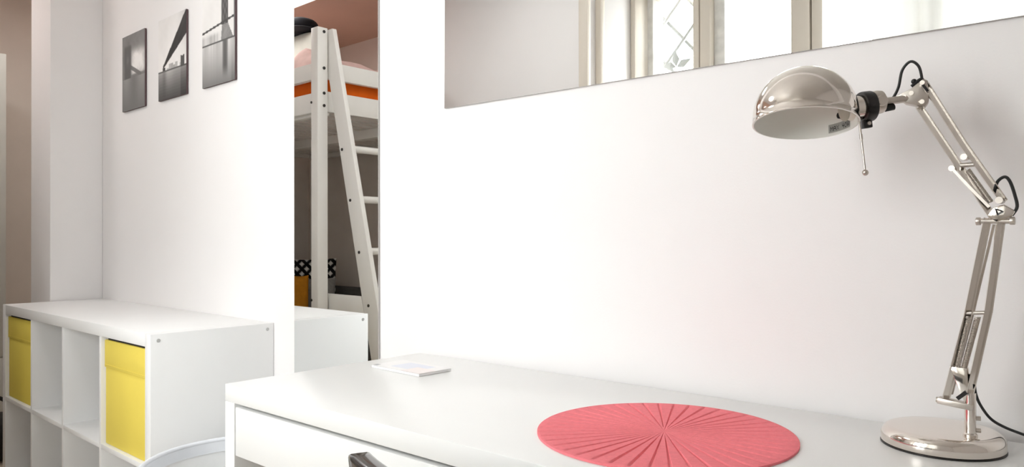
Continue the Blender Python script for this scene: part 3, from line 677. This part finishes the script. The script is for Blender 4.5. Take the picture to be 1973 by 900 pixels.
# bedding
tag(MB().soft(((bx0+bx1)/2, (by0+by1)/2, 1.834), ((bx1-bx0)/2-.075, (by1-by0)/2-.075, .095), p=9, n=16).build('mattress', M['orange'], smooth=True, org=((bx0+bx1)/2, (by0+by1)/2, 1.739)), 'orange covered mattress on the white loft bed', 'mattress')
v_ = []; f_ = []; NX, NY = 60, 44
dx0, dx1, dy0, dy1 = bx0+.10, bx1-.075, by0+.10, by1-.075
def duv(s, t):
    e = min(1, min(s, 1-s)*14)*min(1, min(t, 1-t)*12)
    return 1.930+e**.5*(.075+.012*math.sin(s*23+2*math.sin(t*11))+.012*math.sin(t*31+s*17)+.010*math.sin(s*61+t*9)+.125*math.exp(-((s-.835)/.06)**2-((t-.92)/.11)**2)+.03*sst(.85, .97, s))
for j in range(NY+1):
    for i in range(NX+1):
        s, t = i/NX, j/NY; v_.append((dx0+s*(dx1-dx0), dy0+t*(dy1-dy0), duv(s, t)))
b0 = len(v_)
for j in range(NY):
    for i in range(NX): q = j*(NX+1)+i; f_.append((q, q+1, q+NX+2, q+NX+1))
v_ += [(x, y, 1.930) for (x, y) in ((dx0, dy0), (dx1, dy0), (dx1, dy1), (dx0, dy1))]; f_.append((b0+3, b0+2, b0+1, b0))
tag(MB().add(v_, f_).build('duvet', M['pink'], smooth=True, org=((dx0+dx1)/2, (dy0+dy1)/2, 1.930), angle=80), 'rumpled pale pink duvet on top of the loft bed', 'duvet')
pq = (Vector((.93, .36, 0)), Vector((-.28, .74, .6)).normalized(), Vector((.22, -.56, .79)).normalized())
tag(MB().soft((-3.97, -1.27, 2.165), (.22, .05, .13), p=3.2, n=14, wob=.012).build('pillow', M['pillow'], smooth=True, org=(-3.97, -1.27, 2.03)), 'pale grey pillow propped up on the loft bed', 'pillow')
tag(MB().soft((-3.97, -1.26, 2.345), (.105, .10, .050), p=2.3, n=12, wob=.02).soft((-3.99, -1.25, 2.312), (.16, .12, .012), p=2.2, n=8).build('black_hat', M['hat'], smooth=True, org=(-3.97, -1.26, 2.30)), 'small black hat resting on the pillow of the loft bed', 'hat')

# sofa and cushions under the bed
so = thing('sofa', 'dark grey sofa under the loft bed, in the tall mirror', 'sofa', (-4.72, -1.90, 0))
MB().soft((-4.72, -1.83, .30), (.50, .40, .14), p=7, n=12).build('seat_cushion', M['sofa'], so, smooth=True)
MB().soft((-4.72, -2.16, .44), (.50, .085, .225), p=6, n=12).build('backrest', M['sofa'], so, smooth=True)
for sx_ in (-5.19, -4.25): MB().soft((sx_, -1.86, .32), (.035, .38, .22), p=6, n=10).build('armrest', M['sofa'], so, smooth=True)
for x, yv in ((-5.15, -2.15), (-4.29, -2.15), (-5.15, -1.54), (-4.29, -1.54)): MB().cyl((x, yv, 0), (x, yv, .18), .018, .024, seg=12).build('leg', M['black'], so, smooth=True)
def cushion(name, label, c, hw, hh, th, lean, material, pattern=None, rot=0.):
    t = thing(name, label, 'cushion', (c[0], c[1], c[2]-hh))
    ux = Vector((math.cos(rot), math.sin(rot), 0)); nz_ = Vector((-math.sin(rot), math.cos(rot), 0)); uz = (Vector((0, 0, 1))*math.cos(lean)-nz_*math.sin(lean)); nn = uz.cross(ux)*-1
    N = 56; cc = Vector(c)
    for sgn, nm in ((1, 'cushion_front'), (-1, 'cushion_back')):
        def pos(s, q, sgn=sgn):
            a, b = 2*s-1, 1-2*q; bul = max(0, (1-a*a)*(1-b*b))**.45; sq = 1-.06*(1-abs(a))*b*b
            return cc+ux*a*hw*(1-.05*(1-b*b))+uz*b*hh*(1-.05*(1-a*a))+nn*th*bul*sgn
        colour_grid(nm, N, N, pos, pattern or (lambda s, q: (.5, .5, .5)), material, t)
    return t
def lattice(s, q):
    u = s*9; v = q*9; a = abs(math.sin(math.pi*(u+v)*.62)); b = abs(math.sin(math.pi*(u-v)*.62)); 
    return (.80, .80, .77) if min(a, b) > .70 else (.008, .008, .009)
RC = R(-57)
cushion('cushion', 'black and white lattice patterned cushion on the sofa under the loft bed', (-4.83, -1.875, .668), .20, .225, .06, R(10), M['lattice'], lattice, RC)
cushion('cushion', 'plain grey cushion in front of the patterned cushion on the sofa', (-4.69, -1.79, .602), .185, .150, .045, R(12), M['cushg'], None, RC)
cushion('cushion', 'ochre orange cushion on the sofa under the loft bed', (-4.635, -1.67, .618), .060, .160, .035, R(8), M['cusho'], None, RC)

# ------------------------------------------------------------------ wardrobe and bag at the far left edge
wr = thing('wardrobe', 'tall grey white wardrobe at the extreme left edge behind the shelf unit', 'wardrobe', (-4.9, -.50, 0))
MB().box(-5.2, -4.62, -.86, -.132, .06, 2.03).build('carcass', M['wardrobe'], wr, bevel=.003)
MB().box(-5.18, -4.64, -.84, -.15, 0, .06).build('plinth', M['gap'], wr)
for y0, y1, hy in ((-.856, -.498, -.52), (-.494, -.136, -.47)):
    d = MB().box(-4.62, -4.60, y0, y1, .42, 2.025).build('door', M['wardrobe'], wr, bevel=.002)
    MB().tube([(-4.60, hy, 1.05), (-4.575, hy, 1.06), (-4.575, hy, 1.16), (-4.60, hy, 1.17)], .005, seg=8, smooth=False).build('handle', M['nickel2'], d, smooth=True)
    d = MB().box(-4.62, -4.60, y0, y1, .07, .412).build('drawer', M['wardrobe'], wr, bevel=.002)
    MB().sphere((-4.592, (y0+y1)/2, .24), .012, 12).build('knob', M['nickel2'], d, smooth=True)
bg_ = thing('black_bag', 'small black bag on the floor at the lower left corner', 'bag', (-4.15, -.30, 0))
MB().soft((-4.15, -.32, .105), (.14, .16, .105), p=3.5, n=14, wob=.015).build('bag_body', M['bag'], bg_, smooth=True)
MB().tube([(-4.15, -.42, .19), (-4.15, -.39, .27), (-4.15, -.32, .295), (-4.15, -.25, .27), (-4.15, -.22, .19)], .009, seg=8).build('bag_handle', M['bag'], bg_, smooth=True)

for o in bpy.data.objects:
    if '_o' in o: del o['_o']
